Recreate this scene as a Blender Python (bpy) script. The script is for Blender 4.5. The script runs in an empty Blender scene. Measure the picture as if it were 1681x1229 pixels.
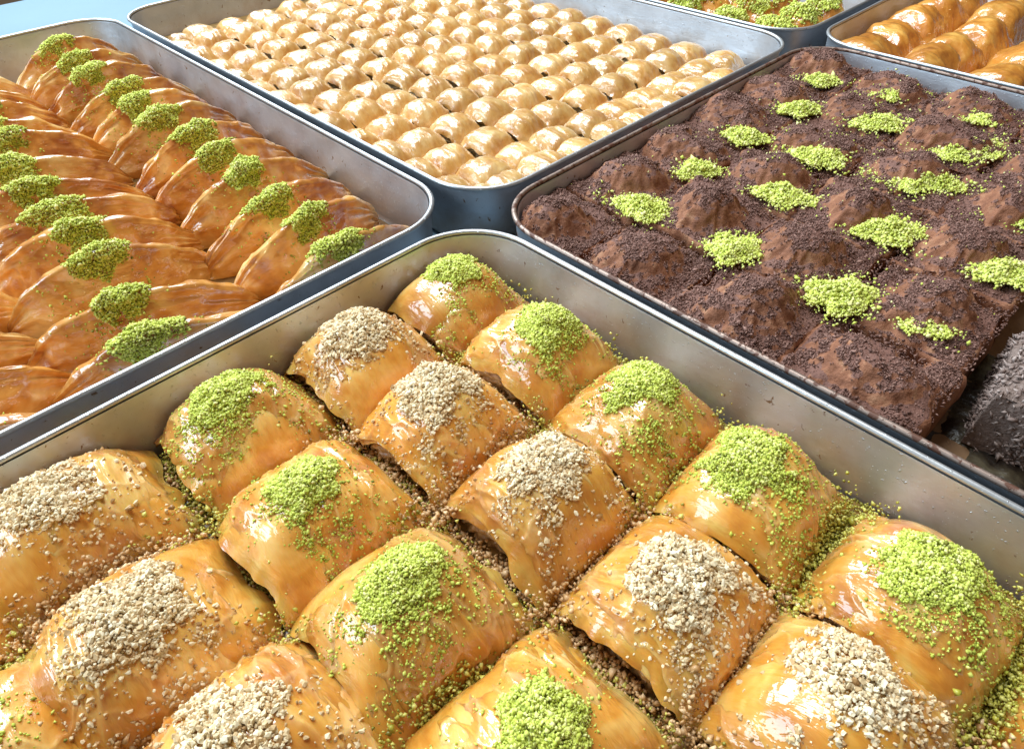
import bpy, math, random
import numpy as np
from mathutils import Matrix, Vector

# ------------------------------------------------------------------ camera, world, lights, exposure
sc = bpy.context.scene
COL = sc.collection
ZR = 0.05                 # height of the tray rims above the table
CAMZ = ZR + 0.22          # the lens is 22 cm above the rims
F_PX = 1100.0             # focal length in photo pixels (1681 wide)
RIGHT = np.array([0.70265924, 0.71128044, -0.01871176])
UP = np.array([-0.48582555, 0.49881876, 0.71774187])
FWD = np.array([-0.51984953, 0.4952373, -0.69605782])

cam = bpy.data.cameras.new('camera')
cam_o = bpy.data.objects.new('camera', cam)
COL.objects.link(cam_o)
m = Matrix.Identity(4)
for i in range(3):
    m[i][0], m[i][1], m[i][2] = RIGHT[i], UP[i], -FWD[i]
m[2][3] = CAMZ
cam_o.matrix_world = m
cam.sensor_width = 36.0
cam.lens = 36.0 * F_PX / 1681.0
cam.clip_start, cam.clip_end = 0.01, 50.0
sc.camera = cam_o

world = bpy.data.worlds.new('World')
sc.world = world
world.use_nodes = True
bg = world.node_tree.nodes['Background']
bg.inputs[0].default_value = (1.0, 0.74, 0.50, 1)
bg.inputs[1].default_value = 0.18

def area(name, loc, target, sx, sy, watts, colour):
    l = bpy.data.lights.new(name, 'AREA')
    l.shape = 'RECTANGLE'
    l.size, l.size_y, l.energy, l.color = sx, sy, watts, colour
    o = bpy.data.objects.new(name, l)
    COL.objects.link(o)
    o.location = loc
    d = Vector(target) - Vector(loc)
    o.rotation_euler = d.to_track_quat('-Z', 'Y').to_euler()
    return o

# the shop window: a long run of daylight to the forward left of the trays
area('window_light', (-2.1, 0.55, 1.35), (-0.3, 0.1, 0.0), 1.4, 1.0, 90, (0.76, 0.90, 1.0))
# soft cool panel added overhead to lift the tops and crest highlights
area('added_overhead_panel', (-1.0, 0.4, 2.1), (-0.35, 0.2, 0.0), 1.4, 1.0, 92, (0.88, 0.95, 1.0))
area('window_light', (-1.5, -1.9, 1.2), (-0.3, 0.1, 0.0), 1.6, 1.2, 78, (0.66, 0.85, 1.0))
# warm bulbs of the shop ceiling, behind and above the camera
for k, (bx_, by_, bz_) in enumerate([(0.95, -0.25, 1.35), (1.25, 0.25, 1.1), (1.3, 0.75, 1.3), (0.95, 1.15, 1.2), (1.55, 1.1, 1.0), (0.6, 0.2, 1.7), (0.55, -0.75, 1.6)]):
    l = bpy.data.lights.new('ceiling_bulb', 'POINT')
    l.energy, l.color, l.shadow_soft_size = 1.3, (1.0, 0.72, 0.42), 0.013
    o = bpy.data.objects.new('ceiling_bulb', l)
    COL.objects.link(o)
    o.location = (bx_, by_, bz_)

vs = sc.view_settings
vs.view_transform = 'Standard'
vs.look = 'None'
vs.exposure = -0.58
vs.gamma = 1.0
vs.use_curve_mapping = False
sc.cycles.use_denoising = True
sc.cycles.max_bounces = 5
sc.cycles.diffuse_bounces = 3
sc.cycles.glossy_bounces = 3
sc.cycles.sample_clamp_indirect = 6.0

# ------------------------------------------------------------------ helpers
rng = np.random.default_rng(7)
random.seed(7)

def U(px, py, z):
    """photo pixel -> point on the horizontal plane at height z"""
    d = RIGHT * ((px - 840.5) / F_PX) + UP * ((614.5 - py) / F_PX) + FWD
    t = (z - CAMZ) / d[2]
    return float(d[0] * t), float(d[1] * t)

def in_view(x, y, z, rad):
    d = np.array([x, y, z - CAMZ])
    w = d @ FWD
    if w < 0.02:
        return False
    px, py, m_ = 840.5 + F_PX * (d @ RIGHT) / w, 614.5 - F_PX * (d @ UP) / w, F_PX * rad / w
    return -m_ < px < 1681 + m_ and -m_ < py < 1229 + m_

def _hash(ix, iy, iz, seed):
    h = (ix * 374761393 + iy * 668265263 + iz * 2147483647 + seed * 1274126177) & 0xFFFFFFFF
    h = ((h ^ (h >> 13)) * 1274126177) & 0xFFFFFFFF
    h = ((h ^ (h >> 16)) * 2246822519) & 0xFFFFFFFF
    return ((h ^ (h >> 15)) & 0xFFFFFF) / float(0xFFFFFF)

def vnoise(p, seed=0):
    """value noise in -1..1 for an (..., 3) array"""
    i = np.floor(p).astype(np.int64)
    f = p - i
    f = f * f * f * (f * (f * 6 - 15) + 10)
    r = 0
    for dx in (0, 1):
        wx = f[..., 0] if dx else 1 - f[..., 0]
        for dy in (0, 1):
            wy = f[..., 1] if dy else 1 - f[..., 1]
            for dz in (0, 1):
                wz = f[..., 2] if dz else 1 - f[..., 2]
                r = r + wx * wy * wz * _hash(i[..., 0] + dx, i[..., 1] + dy, i[..., 2] + dz, seed)
    return r * 2 - 1

def fbm(p, seed=0, octv=3):
    r, a = 0, 1.0
    for k in range(octv):
        r = r + a * vnoise(p * (2.03 ** k) + k * 17.3, seed + k)
        a *= 0.5
    return r

def ridged(p, seed=0):
    return 1 - 2 * np.abs(vnoise(p, seed))

def mk_mesh(name, verts, faces, smooth=True, attrs=None):
    me = bpy.data.meshes.new(name)
    verts = np.asarray(verts, dtype=np.float32).reshape(-1, 3)
    if not isinstance(faces, list):
        faces = [faces]
    loops = np.concatenate([f.reshape(-1) for f in faces]).astype(np.int32)
    sizes = np.concatenate([np.full(len(f), f.shape[1], np.int32) for f in faces])
    starts = np.concatenate([[0], np.cumsum(sizes)[:-1]]).astype(np.int32)
    me.vertices.add(len(verts)); me.loops.add(len(loops)); me.polygons.add(len(sizes))
    me.vertices.foreach_set('co', verts.reshape(-1))
    me.loops.foreach_set('vertex_index', loops)
    me.polygons.foreach_set('loop_start', starts)
    me.polygons.foreach_set('loop_total', sizes)
    me.polygons.foreach_set('use_smooth', np.full(len(sizes), smooth, dtype=bool))
    me.update(calc_edges=True)
    for an, av in (attrs or {}).items():
        a = me.attributes.new(an, 'FLOAT', 'POINT')
        a.data.foreach_set('value', np.asarray(av, dtype=np.float32).reshape(-1))
    me.validate()
    return me

def grid_faces(nu, nv, close_u=False, off=0):
    iu = np.arange(nu if close_u else nu - 1)
    iv = np.arange(nv - 1)
    a, b = np.meshgrid(iu, iv, indexing='ij')
    a2 = (a + 1) % nu
    return (np.stack([a * nv + b, a2 * nv + b, a2 * nv + b + 1, a * nv + b + 1], -1).reshape(-1, 4) + off)

def grid_normals(P):
    du = np.gradient(P, axis=0); dv = np.gradient(P, axis=1)
    n = np.cross(du, dv)
    return n / (np.linalg.norm(n, axis=-1, keepdims=True) + 1e-12)

def obj(name, me, mat=None, parent=None):
    o = bpy.data.objects.new(name, me)
    COL.objects.link(o)
    if mat is not None and len(me.materials) == 0:
        me.materials.append(mat)
    if parent is not None:
        o.parent = parent
    return o

def thing(name, label, cat, loc=(0, 0, 0), rotz=0.0, group=None, scale=(1, 1, 1)):
    o = bpy.data.objects.new(name, None)
    COL.objects.link(o)
    o.empty_display_size = 0.01
    o.location = loc
    o.rotation_euler = (0, 0, rotz)
    o.scale = scale
    o['label'] = label
    o['category'] = cat
    if group:
        o['group'] = group
    return o

ORD = ['first', 'second', 'third', 'fourth', 'fifth', 'sixth', 'seventh', 'eighth', 'ninth', 'tenth',
       'eleventh', 'twelfth', 'thirteenth', 'fourteenth', 'fifteenth', 'sixteenth', 'seventeenth']

# ------------------------------------------------------------------ materials
class NT:
    def __init__(s, name):
        s.mat = bpy.data.materials.new(name)
        s.mat.use_nodes = True
        s.t = s.mat.node_tree
        s.n = s.t.nodes
        s.bsdf = s.n['Principled BSDF']
    def new(s, typ, **kw):
        n = s.n.new(typ)
        for k, v in kw.items():
            if hasattr(n, k) and k not in n.inputs:
                setattr(n, k, v)
            else:
                n.inputs[k].default_value = v
        return n
    def link(s, a, b):
        s.t.links.new(a, b)
    def coords(s, scale=(1, 1, 1), rand=True):
        tc = s.new('ShaderNodeTexCoord')
        mp = s.new('ShaderNodeMapping')
        mp.inputs['Scale'].default_value = scale
        if rand:
            oi = s.new('ShaderNodeObjectInfo')
            ml = s.new('ShaderNodeMath', operation='MULTIPLY')
            ml.inputs[1].default_value = 37.0
            s.link(oi.outputs['Random'], ml.inputs[0])
            ad = s.new('ShaderNodeVectorMath', operation='ADD')
            s.link(tc.outputs['Object'], ad.inputs[0])
            s.link(ml.outputs[0], ad.inputs[1])
            s.link(ad.outputs[0], mp.inputs['Vector'])
        else:
            s.link(tc.outputs['Object'], mp.inputs['Vector'])
        return mp.outputs[0]
    def noise(s, vec, scale, detail=3.0, rough=0.55, dist=0.0):
        n = s.new('ShaderNodeTexNoise')
        n.inputs['Scale'].default_value = scale
        n.inputs['Detail'].default_value = detail
        n.inputs['Roughness'].default_value = rough
        n.inputs['Distortion'].default_value = dist
        s.link(vec, n.inputs['Vector'])
        return n.outputs['Fac']
    def ramp(s, fac, stops):
        r = s.new('ShaderNodeValToRGB')
        e = r.color_ramp.elements
        while len(e) < len(stops):
            e.new(0.5)
        for el, (p, c) in zip(e, stops):
            el.position = p
            el.color = (*c, 1) if len(c) == 3 else c
        s.link(fac, r.inputs[0])
        return r.outputs[0]
    def mix(s, fac, a, b, mode='MIX'):
        mx = s.new('ShaderNodeMix', data_type='RGBA', blend_type=mode)
        for sock, v in ((mx.inputs['Factor'], fac), (mx.inputs['A'], a), (mx.inputs['B'], b)):
            pass
        fs = [i for i in mx.inputs if i.name == 'Factor' and i.type == 'VALUE'][0]
        as_ = [i for i in mx.inputs if i.name == 'A' and i.type == 'RGBA'][0]
        bs = [i for i in mx.inputs if i.name == 'B' and i.type == 'RGBA'][0]
        for sock, v in ((fs, fac), (as_, a), (bs, b)):
            if isinstance(v, bpy.types.NodeSocket):
                s.link(v, sock)
            elif isinstance(v, (int, float)):
                sock.default_value = v
            else:
                sock.default_value = (*v, 1)
        return [o for o in mx.outputs if o.type == 'RGBA'][0]
    def math(s, op, a, b=None, clamp=False):
        n = s.new('ShaderNodeMath', operation=op)
        n.use_clamp = clamp
        for k, v in ((0, a), (1, b)):
            if v is None:
                continue
            if isinstance(v, bpy.types.NodeSocket):
                s.link(v, n.inputs[k])
            else:
                n.inputs[k].default_value = v
        return n.outputs[0]
    def attr(s, name):
        a = s.new('ShaderNodeAttribute', attribute_name=name)
        return a.outputs['Fac']
    def bump(s, height, strength, dist, normal=None):
        b = s.new('ShaderNodeBump')
        b.inputs['Strength'].default_value = strength
        b.inputs['Distance'].default_value = dist
        s.link(height, b.inputs['Height'])
        if normal is not None:
            s.link(normal, b.inputs['Normal'])
        return b.outputs[0]
    def set(s, **kw):
        for k, v in kw.items():
            k = k.replace('_', ' ')
            inp = s.bsdf.inputs[k]
            if isinstance(v, bpy.types.NodeSocket):
                s.link(v, inp)
            else:
                inp.default_value = v

def pastry_mat(name, pale, mid, deep, sss=0.45, wrinkle=(70, 240, 70), bump=0.45, lo=0.32, hi=0.68, coat=1.0, blotch=38.0, streak=(0.22, 1.2, 0.22)):
    """syrup soaked phyllo: mottled colour, fine creases, glossy coat"""
    t = NT(name)
    v = t.coords()
    big = t.noise(v, blotch, 3, 0.6, 0.4)
    col = t.ramp(big, [(lo, deep), (0.5, mid), (hi, pale)])
    fine = t.noise(t.coords(streak), 420, 2, 0.6)
    col = t.mix(0.11, col, t.ramp(fine, [(0.36, deep), (0.64, pale)]))
    col = t.mix(t.math('MULTIPLY', t.attr('ridge'), 0.32), col, tuple(0.35 + 0.62 * c for c in pale))
    oi = t.new('ShaderNodeObjectInfo')
    hsv = t.new('ShaderNodeHueSaturation')
    mr = t.new('ShaderNodeMapRange')
    t.link(oi.outputs['Random'], mr.inputs[0])
    mr.inputs[3].default_value = 0.84
    mr.inputs[4].default_value = 1.12
    t.link(mr.outputs[0], hsv.inputs['Value'])
    t.link(col, hsv.inputs['Color'])
    crease = t.noise(t.coords(wrinkle), 1.0, 3, 0.6, 0.5)
    n = t.bump(crease, bump, 0.0016)
    t.set(Base_Color=hsv.outputs[0], Roughness=0.42, Normal=n, Subsurface_Weight=sss, Subsurface_Scale=0.006,
          Coat_Weight=coat, Coat_Roughness=0.06, Coat_IOR=1.7)
    t.bsdf.inputs['Subsurface Radius'].default_value = (1.0, 0.45, 0.15)
    cn = t.bump(t.noise(v, 190, 2, 0.55), 0.5, 0.0010, None)
    cn = t.bump(crease, bump * 0.9, 0.0016, cn)
    t.link(cn, t.bsdf.inputs['Coat Normal'])
    return t.mat

M = {}
M['big'] = pastry_mat('golden_phyllo', (0.85, 0.54, 0.15), (0.71, 0.315, 0.038), (0.47, 0.14, 0.009))
M['pale'] = pastry_mat('pale_phyllo', (0.78, 0.52, 0.20), (0.66, 0.35, 0.085), (0.50, 0.20, 0.03), sss=0.0, wrinkle=(120, 400, 120), bump=0.35, blotch=70)
M['mussel'] = pastry_mat('amber_phyllo', (0.88, 0.56, 0.20), (0.68, 0.29, 0.042), (0.38, 0.105, 0.010), lo=0.37, hi=0.64, sss=0.0, streak=(0.5, 0.22, 0.7), wrinkle=(90, 50, 130), bump=0.55, blotch=30)
M['amber'] = pastry_mat('orange_phyllo', (0.76, 0.40, 0.08), (0.60, 0.23, 0.025), (0.40, 0.12, 0.010), sss=0.0, wrinkle=(90, 160, 90), bump=0.6)

def layers_mat(name, a, b, c, freq=900):
    t = NT(name)
    v = t.coords((1, 1, 1))
    w = t.noise(t.coords((0.25, 0.6, 2.6)), freq, 2, 0.5, 0.5)
    col = t.ramp(w, [(0.35, a), (0.55, b), (0.72, c)])
    n = t.bump(w, 0.8, 0.0015)
    t.set(Base_Color=col, Roughness=0.4, Normal=n, Coat_Weight=0.5, Coat_Roughness=0.15)
    return t.mat

M['layers'] = layers_mat('phyllo_layers', (0.36, 0.19, 0.07), (0.58, 0.36, 0.15), (0.78, 0.60, 0.34), 420)
M['pale_layers'] = layers_mat('nut_filling', (0.14, 0.105, 0.04), (0.30, 0.21, 0.085), (0.58, 0.46, 0.24), 600)

def crumb_mat(name, stops, rough=0.75, sss=0.0, coat=0.0):
    t = NT(name)
    col = t.ramp(t.attr('tint'), stops)
    t.set(Base_Color=col, Roughness=rough, Coat_Weight=coat, Coat_Roughness=0.2)
    if sss:
        t.set(Subsurface_Weight=sss, Subsurface_Scale=0.001)
    return t.mat

M['pistachio'] = crumb_mat('ground_pistachio', [(0.0, (0.20, 0.20, 0.02)), (0.25, (0.50, 0.56, 0.065)), (0.7, (0.69, 0.75, 0.16)), (1.0, (0.90, 0.86, 0.42))], 0.8)
M['pistachio_wet'] = crumb_mat('syrupy_pistachio', [(0.0, (0.17, 0.15, 0.012)), (0.35, (0.52, 0.48, 0.05)), (1.0, (0.74, 0.70, 0.18))], 0.5, 0, 0.4)
M['walnut'] = crumb_mat('ground_walnut', [(0.0, (0.40, 0.22, 0.08)), (0.2, (0.62, 0.42, 0.20)), (0.55, (0.84, 0.70, 0.45)), (1.0, (0.92, 0.83, 0.62))], 0.75)
M['walnut_wet'] = crumb_mat('syrupy_walnut', [(0.0, (0.36, 0.18, 0.05)), (0.3, (0.60, 0.34, 0.13)), (1.0, (0.84, 0.60, 0.33))], 0.5, 0, 0.4)
M['granule'] = crumb_mat('chocolate_granules', [(0.0, (0.11, 0.048, 0.034)), (0.5, (0.21, 0.102, 0.074)), (1.0, (0.35, 0.195, 0.15))], 0.75)

t = NT('cocoa_phyllo')
v = t.coords()
streak = t.noise(t.coords((1, 1, 0.25)), 150, 3, 0.6, 0.5)
side = t.ramp(streak, [(0.3, (0.18, 0.068, 0.034)), (0.55, (0.30, 0.122, 0.062)), (0.75, (0.45, 0.235, 0.13))])
pow_ = t.ramp(t.noise(v, 900, 3, 0.6), [(0.3, (0.14, 0.063, 0.046)), (0.7, (0.25, 0.122, 0.09))])
fac = t.math('ADD', t.attr('dust'), t.math('MULTIPLY', t.math('SUBTRACT', t.noise(v, 110, 4, 0.6), 0.5), 0.9))
col = t.mix(t.ramp(fac, [(0.45, (0, 0, 0)), (0.6, (1, 1, 1))]), side, pow_)
n = t.bump(t.noise(v, 500, 4, 0.65), 0.7, 0.0016)
t.set(Base_Color=col, Roughness=0.72, Normal=n, Specular_IOR_Level=0.35)
M['cocoa'] = t.mat

t = NT('glancing_lit_cocoa')
v = t.coords()
col = t.ramp(t.noise(v, 300, 4, 0.65), [(0.3, (0.17, 0.11, 0.085)), (0.7, (0.32, 0.235, 0.20))])  # cocoa paled to grey, painting in light that glances across it
t.set(Base_Color=col, Roughness=0.8, Normal=t.bump(t.noise(v, 420, 4, 0.65), 0.9, 0.003))
M['glancing_lit_cocoa'] = t.mat
M['glancing_lit_granule'] = crumb_mat('glancing_lit_flakes', [(0.0, (0.15, 0.095, 0.075)), (0.5, (0.28, 0.20, 0.17)), (1.0, (0.42, 0.33, 0.29))], 0.8)  # flakes paled to match, glancing light in their colour

def metal_mat(name, base=(0.56, 0.60, 0.66), stain=(0.16, 0.09, 0.04), amount=0.67, rough=0.33, dusty=None, grime=True):
    t = NT(name)
    v = t.coords(rand=True)
    n1 = t.noise(v, 26, 5, 0.65, 0.3)
    spots = t.noise(v, 170, 3, 0.6, 0.6)
    col = t.mix(t.ramp(n1, [(0.35, (0, 0, 0)), (0.75, (1, 1, 1))]), base, tuple(c * 0.74 for c in base))
    sp = t.ramp(spots, [(amount, (0, 0, 0)), (amount + 0.05, (1, 1, 1))])
    col = t.mix(sp, col, stain)
    drops = t.ramp(t.noise(v, 520, 1, 0.5), [(0.70, (0, 0, 0)), (0.74, (1, 1, 1))])
    metal = t.math('SUBTRACT', 1.0, t.math('MULTIPLY', sp, 0.9))
    if dusty:
        z = t.new('ShaderNodeSeparateXYZ')
        tc = t.new('ShaderNodeTexCoord')
        t.link(tc.outputs['Object'], z.inputs[0])
        up = t.new('ShaderNodeMapRange')
        t.link(z.outputs['Z'], up.inputs[0])
        up.inputs[1].default_value, up.inputs[2].default_value = 0.042, 0.024
        f = t.math('ADD', up.outputs[0], t.math('SUBTRACT', t.noise(v, 90, 4, 0.6), 0.28))
        f = t.ramp(f, [(0.5, (0, 0, 0)), (0.7, (1, 1, 1))])
        col = t.mix(f, col, dusty)
        metal = t.math('MULTIPLY', metal, t.math('SUBTRACT', 1.0, f))
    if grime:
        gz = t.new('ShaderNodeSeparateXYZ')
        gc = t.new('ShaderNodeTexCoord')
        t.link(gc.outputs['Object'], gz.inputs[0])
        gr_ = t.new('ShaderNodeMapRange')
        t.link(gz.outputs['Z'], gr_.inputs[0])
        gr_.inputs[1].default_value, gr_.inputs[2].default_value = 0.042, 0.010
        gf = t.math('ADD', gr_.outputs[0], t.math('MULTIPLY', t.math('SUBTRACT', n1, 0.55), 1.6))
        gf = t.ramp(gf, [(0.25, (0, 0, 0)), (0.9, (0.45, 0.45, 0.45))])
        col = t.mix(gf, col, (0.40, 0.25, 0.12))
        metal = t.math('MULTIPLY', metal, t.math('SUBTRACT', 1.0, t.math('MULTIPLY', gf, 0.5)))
    r = t.math('ADD', rough, t.math('MULTIPLY', t.noise(v, 60, 4, 0.6), 0.25))
    nb = t.bump(t.noise(t.coords((1, 1, 3)), 60, 4, 0.6), 0.12, 0.002)
    nb = t.bump(drops, 0.5, 0.0008, nb)
    t.set(Base_Color=col, Metallic=t.math('MULTIPLY', metal, 0.78), Roughness=r, Normal=nb)
    return t.mat

M['steel'] = metal_mat('worn_aluminium')
M['steel_cocoa'] = metal_mat('cocoa_smeared_aluminium', dusty=(0.11, 0.045, 0.025))
M['rim'] = metal_mat('bright_rim', base=(0.62, 0.63, 0.64), amount=0.72, rough=0.28, grime=False)
M['rim_cocoa'] = metal_mat('cocoa_dusted_rim', base=(0.40, 0.30, 0.25), stain=(0.12, 0.05, 0.03), amount=0.52, rough=0.4, grime=False)

t = NT('syrup')
v = t.coords(rand=False)
col = t.ramp(t.noise(v, 40, 4, 0.6), [(0.3, (0.07, 0.03, 0.008)), (0.7, (0.20, 0.10, 0.025))])
t.set(Base_Color=col, Roughness=0.6, Specular_IOR_Level=0.2, Coat_Weight=0.0, Normal=t.bump(t.noise(v, 120, 3), 0.3, 0.002))
M['syrup'] = t.mat
t = NT('golden_syrup')
t.set(Base_Color=t.ramp(t.noise(t.coords(rand=False), 60, 4, 0.6), [(0.3, (0.18, 0.095, 0.02)), (0.7, (0.42, 0.25, 0.07))]), Roughness=0.3, Coat_Weight=0.5, Coat_Roughness=0.1)
M['syrup_gold'] = t.mat

t = NT('shaded_cream_residue')
v = t.coords(rand=False)
col = t.ramp(t.noise(v, 55, 4, 0.6, 0.5), [(0.40, (0.016, 0.010, 0.006)), (0.56, (0.06, 0.045, 0.025)), (0.75, (0.15, 0.13, 0.08))])  # cream darkened almost to black for the shadow in the gap
t.set(Base_Color=col, Roughness=0.35, Normal=t.bump(t.noise(v, 90, 4), 0.6, 0.004))
M['residue'] = t.mat

t = NT('sky_tinted_table')
v = t.coords(rand=False)
col = t.ramp(t.noise(v, 3, 3), [(0.3, (0.16, 0.25, 0.33)), (0.7, (0.19, 0.29, 0.37))])  # pale blue stands for sky reflected in the dark table
t.set(Base_Color=col, Roughness=0.5, Specular_IOR_Level=0.25, Normal=t.bump(t.noise(v, 14, 3), 0.05, 0.01))
M['table'] = t.mat

# ------------------------------------------------------------------ table and trays
def rounded_rect(x0, x1, y0, y1, r, n=10):
    pts = []
    for cx, cy, a0 in ((x1 - r, y1 - r, 0), (x0 + r, y1 - r, 90), (x0 + r, y0 + r, 180), (x1 - r, y0 + r, 270)):
        for k in range(n + 1):
            a = math.radians(a0 + 90 * k / n)
            pts.append((cx + r * math.cos(a), cy + r * math.sin(a)))
    return np.array(pts)

def sheet(name, x0, x1, y0, y1, z, mat, thick=0.0015, r=0.03):
    P = rounded_rect(x0, x1, y0, y1, r)
    n = len(P)
    top = np.c_[P, np.full(n, z)]; bot = np.c_[P, np.full(n, z - thick)]
    V = np.r_[top, bot]
    i = np.arange(n); j = (i + 1) % n
    f = [np.arange(n)[None, :], np.arange(n)[::-1][None, :] + n, np.stack([i, i + n, j + n, j], -1)]
    return obj(name, mk_mesh(name, V, f, smooth=False), mat)

table = sheet('table_top', -1.247, 1.2, -1.0, 2.2, 0.0, M['table'], 0.03, 0.05)
table['kind'] = 'structure'
table['label'] = 'glossy table top under the trays, its sky reflection painted pale blue'

t = NT('dark_floor')
t.set(Base_Color=t.ramp(t.noise(t.coords(rand=False), 4, 4), [(0.3, (0.012, 0.016, 0.035)), (0.7, (0.022, 0.027, 0.05))]), Roughness=0.6)
M['floor'] = t.mat
floor = sheet('floor', -4.0, 3.0, -3.0, 4.0, -0.75, M['floor'], 0.05, 0.05)
floor['kind'] = 'structure'
floor['label'] = 'dark floor beyond the table edge'

def tray(x0, x1, y0, y1, label, mat, rim_mat, r=0.046):
    cx, cy = (x0 + x1) / 2, (y0 + y1) / 2
    root = thing('baking_tray', label, 'tray', (cx, cy, 0.0005), 0, 'metal baking trays side by side on the table')
    def loft(profile, name, mat, cap=False, wob=0.0):
        rings = []
        for inset, z in profile:
            P = rounded_rect(x0 - cx + inset, x1 - cx - inset, y0 - cy + inset, y1 - cy - inset, max(r - inset * 0.8, 0.012), 12)
            rings.append(np.c_[P, np.full(len(P), z)])
        V = np.stack(rings, 0)
        nr, nc = V.shape[:2]
        f = []
        i, j = np.meshgrid(np.arange(nr - 1), np.arange(nc), indexing='ij')
        f.append(np.stack([i * nc + j, i * nc + (j + 1) % nc, (i + 1) * nc + (j + 1) % nc, (i + 1) * nc + j], -1).reshape(-1, 4))
        if cap:
            f.append((np.arange(nc) + (nr - 1) * nc)[None, :])
        V = V.reshape(-1, 3)
        if wob:
            V[:, :2] += wob * np.stack([vnoise(V * 9 + 3, 5), vnoise(V * 9 + 40, 6)], -1)
        return obj(name, mk_mesh(name, V, f), mat, root)
    h = ZR - 0.0005
    loft([(0.010, 0.0), (0.0075, 0.0008), (0.005, 0.006), (0.0028, h - 0.004), (0.0026, h - 0.002)], 'outer_wall', mat)
    loft([(0.0042, h - 0.0025), (0.0046, h - 0.004), (0.0066, 0.008), (0.009, 0.003), (0.013, 0.0016), (0.05, 0.0015)], 'pan_lining', mat, cap=True)
    a = np.linspace(-0.5 * math.pi, 1.5 * math.pi, 11)
    loft([(0.0021 - 0.0016 * math.cos(q), h - 0.0016 + 0.0016 * math.sin(q)) for q in a], 'rolled_rim', rim_mat)
    return root

tray(-0.2865, 0.3135, -0.176, 0.2440, 'metal tray of large baklava squares with pistachio and walnut crumbs', M['steel'], M['rim'])
tray(-0.8965, -0.2985, -0.170, 0.2462, 'metal tray of mussel shaped amber pastries standing in rows', M['steel'], M['rim'])
tray(-0.8900, -0.2920, 0.2520, 0.6735, 'metal tray packed with small pale baklava rolls', M['steel'], M['rim'])
tray(-0.2860, 0.3140, 0.2484, 0.6775, 'cocoa smeared metal tray of chocolate pastry mounds with one gap', M['steel_cocoa'], M['rim_cocoa'])
tray(-0.9000, -0.3000, 0.6790, 1.1000, 'metal tray of orange pastries capped with pistachio behind small rolls', M['steel'], M['rim'])
tray(-0.2920, 0.3080, 0.6830, 1.1040, 'metal tray of lobed amber pastry rolls behind the cocoa tray', M['steel'], M['rim'])
for nm, a in {'F': (-0.276, 0.30, -0.165, 0.235), 'L': (-0.885, -0.31, -0.16, 0.236), 'T': (-0.88, -0.303, 0.263, 0.663)}.items():
    s = sheet('syrup_film', *a, {'F': 0.0115, 'L': 0.0062, 'T': 0.017}[nm], M['syrup' if nm == 'L' else 'syrup_gold'], 0.003, 0.035)
    s['kind'] = 'stuff'
    s['category'] = 'syrup'
    s['label'] = {'F': 'brown syrup pooled between the large baklava squares', 'L': 'brown syrup pooled under the mussel shaped pastries', 'T': 'brown syrup pooled under the small pale rolls'}[nm]

# ------------------------------------------------------------------ crumbs
def crumb_templates(n, seed, flat=0.75):
    r = np.random.default_rng(seed)
    # an icosahedron pushed about: 12 corners, 20 triangles
    g = (1 + 5 ** 0.5) / 2
    base = np.array([[-1, g, 0], [1, g, 0], [-1, -g, 0], [1, -g, 0], [0, -1, g], [0, 1, g], [0, -1, -g], [0, 1, -g], [g, 0, -1], [g, 0, 1], [-g, 0, -1], [-g, 0, 1]]) / 1.902
    tri = np.array([[0, 11, 5], [0, 5, 1], [0, 1, 7], [0, 7, 10], [0, 10, 11], [1, 5, 9], [5, 11, 4], [11, 10, 2], [10, 7, 6], [7, 1, 8],
                    [3, 9, 4], [3, 4, 2], [3, 2, 6], [3, 6, 8], [3, 8, 9], [4, 9, 5], [2, 4, 11], [6, 2, 10], [8, 6, 7], [9, 8, 1]])
    out = []
    for _ in range(n):
        b = base * (1 + r.normal(0, 0.22, (12, 1))) * r.uniform(0.7, 1.2, 3) + r.normal(0, 0.07, base.shape)
        b[:, 2] *= flat
        out.append(b)
    return np.array(out), tri

CT, CTRI = crumb_templates(24, 3)
_o = np.array([[1, 0, 0], [-1, 0, 0], [0, 1, 0], [0, -1, 0], [0, 0, 1], [0, 0, -1]], float)
_r = np.random.default_rng(4)
OT = np.array([_o * (1 + _r.normal(0, .25, (6, 1))) * _r.uniform(.7, 1.25, 3) + _r.normal(0, .16, (6, 3)) for _ in range(24)])
OTRI = np.array([[0, 2, 4], [2, 1, 4], [1, 3, 4], [3, 0, 4], [2, 0, 5], [1, 2, 5], [3, 1, 5], [0, 3, 5]])

def rand_rot(n, r):
    q = r.normal(size=(n, 4)); q /= np.linalg.norm(q, axis=1, keepdims=True)
    w, x, y, z = q.T
    return np.stack([1 - 2 * (y * y + z * z), 2 * (x * y - z * w), 2 * (x * z + y * w), 2 * (x * y + z * w), 1 - 2 * (x * x + z * z), 2 * (y * z - x * w),
                     2 * (x * z - y * w), 2 * (y * z + x * w), 1 - 2 * (x * x + y * y)], -1).reshape(n, 3, 3)

def crumbs_mesh(name, pos, size, tint, r, aniso=None, fine=True):
    n = len(pos)
    T, tri_ = (OT, OTRI) if fine else (CT, CTRI)
    nv_ = T.shape[1]
    T = T[r.integers(0, len(T), n)]
    if aniso is not None:
        T = T * np.array(aniso)
    R = rand_rot(n, r)
    V = np.einsum('nij,nkj->nki', R, T) * size[:, None, None] + pos[:, None, :]
    F = tri_[None] + (np.arange(n) * nv_)[:, None, None]
    return mk_mesh(name, V.reshape(-1, 3), F.reshape(-1, 3), smooth=fine, attrs={'tint': np.repeat(tint, nv_)})

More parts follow.
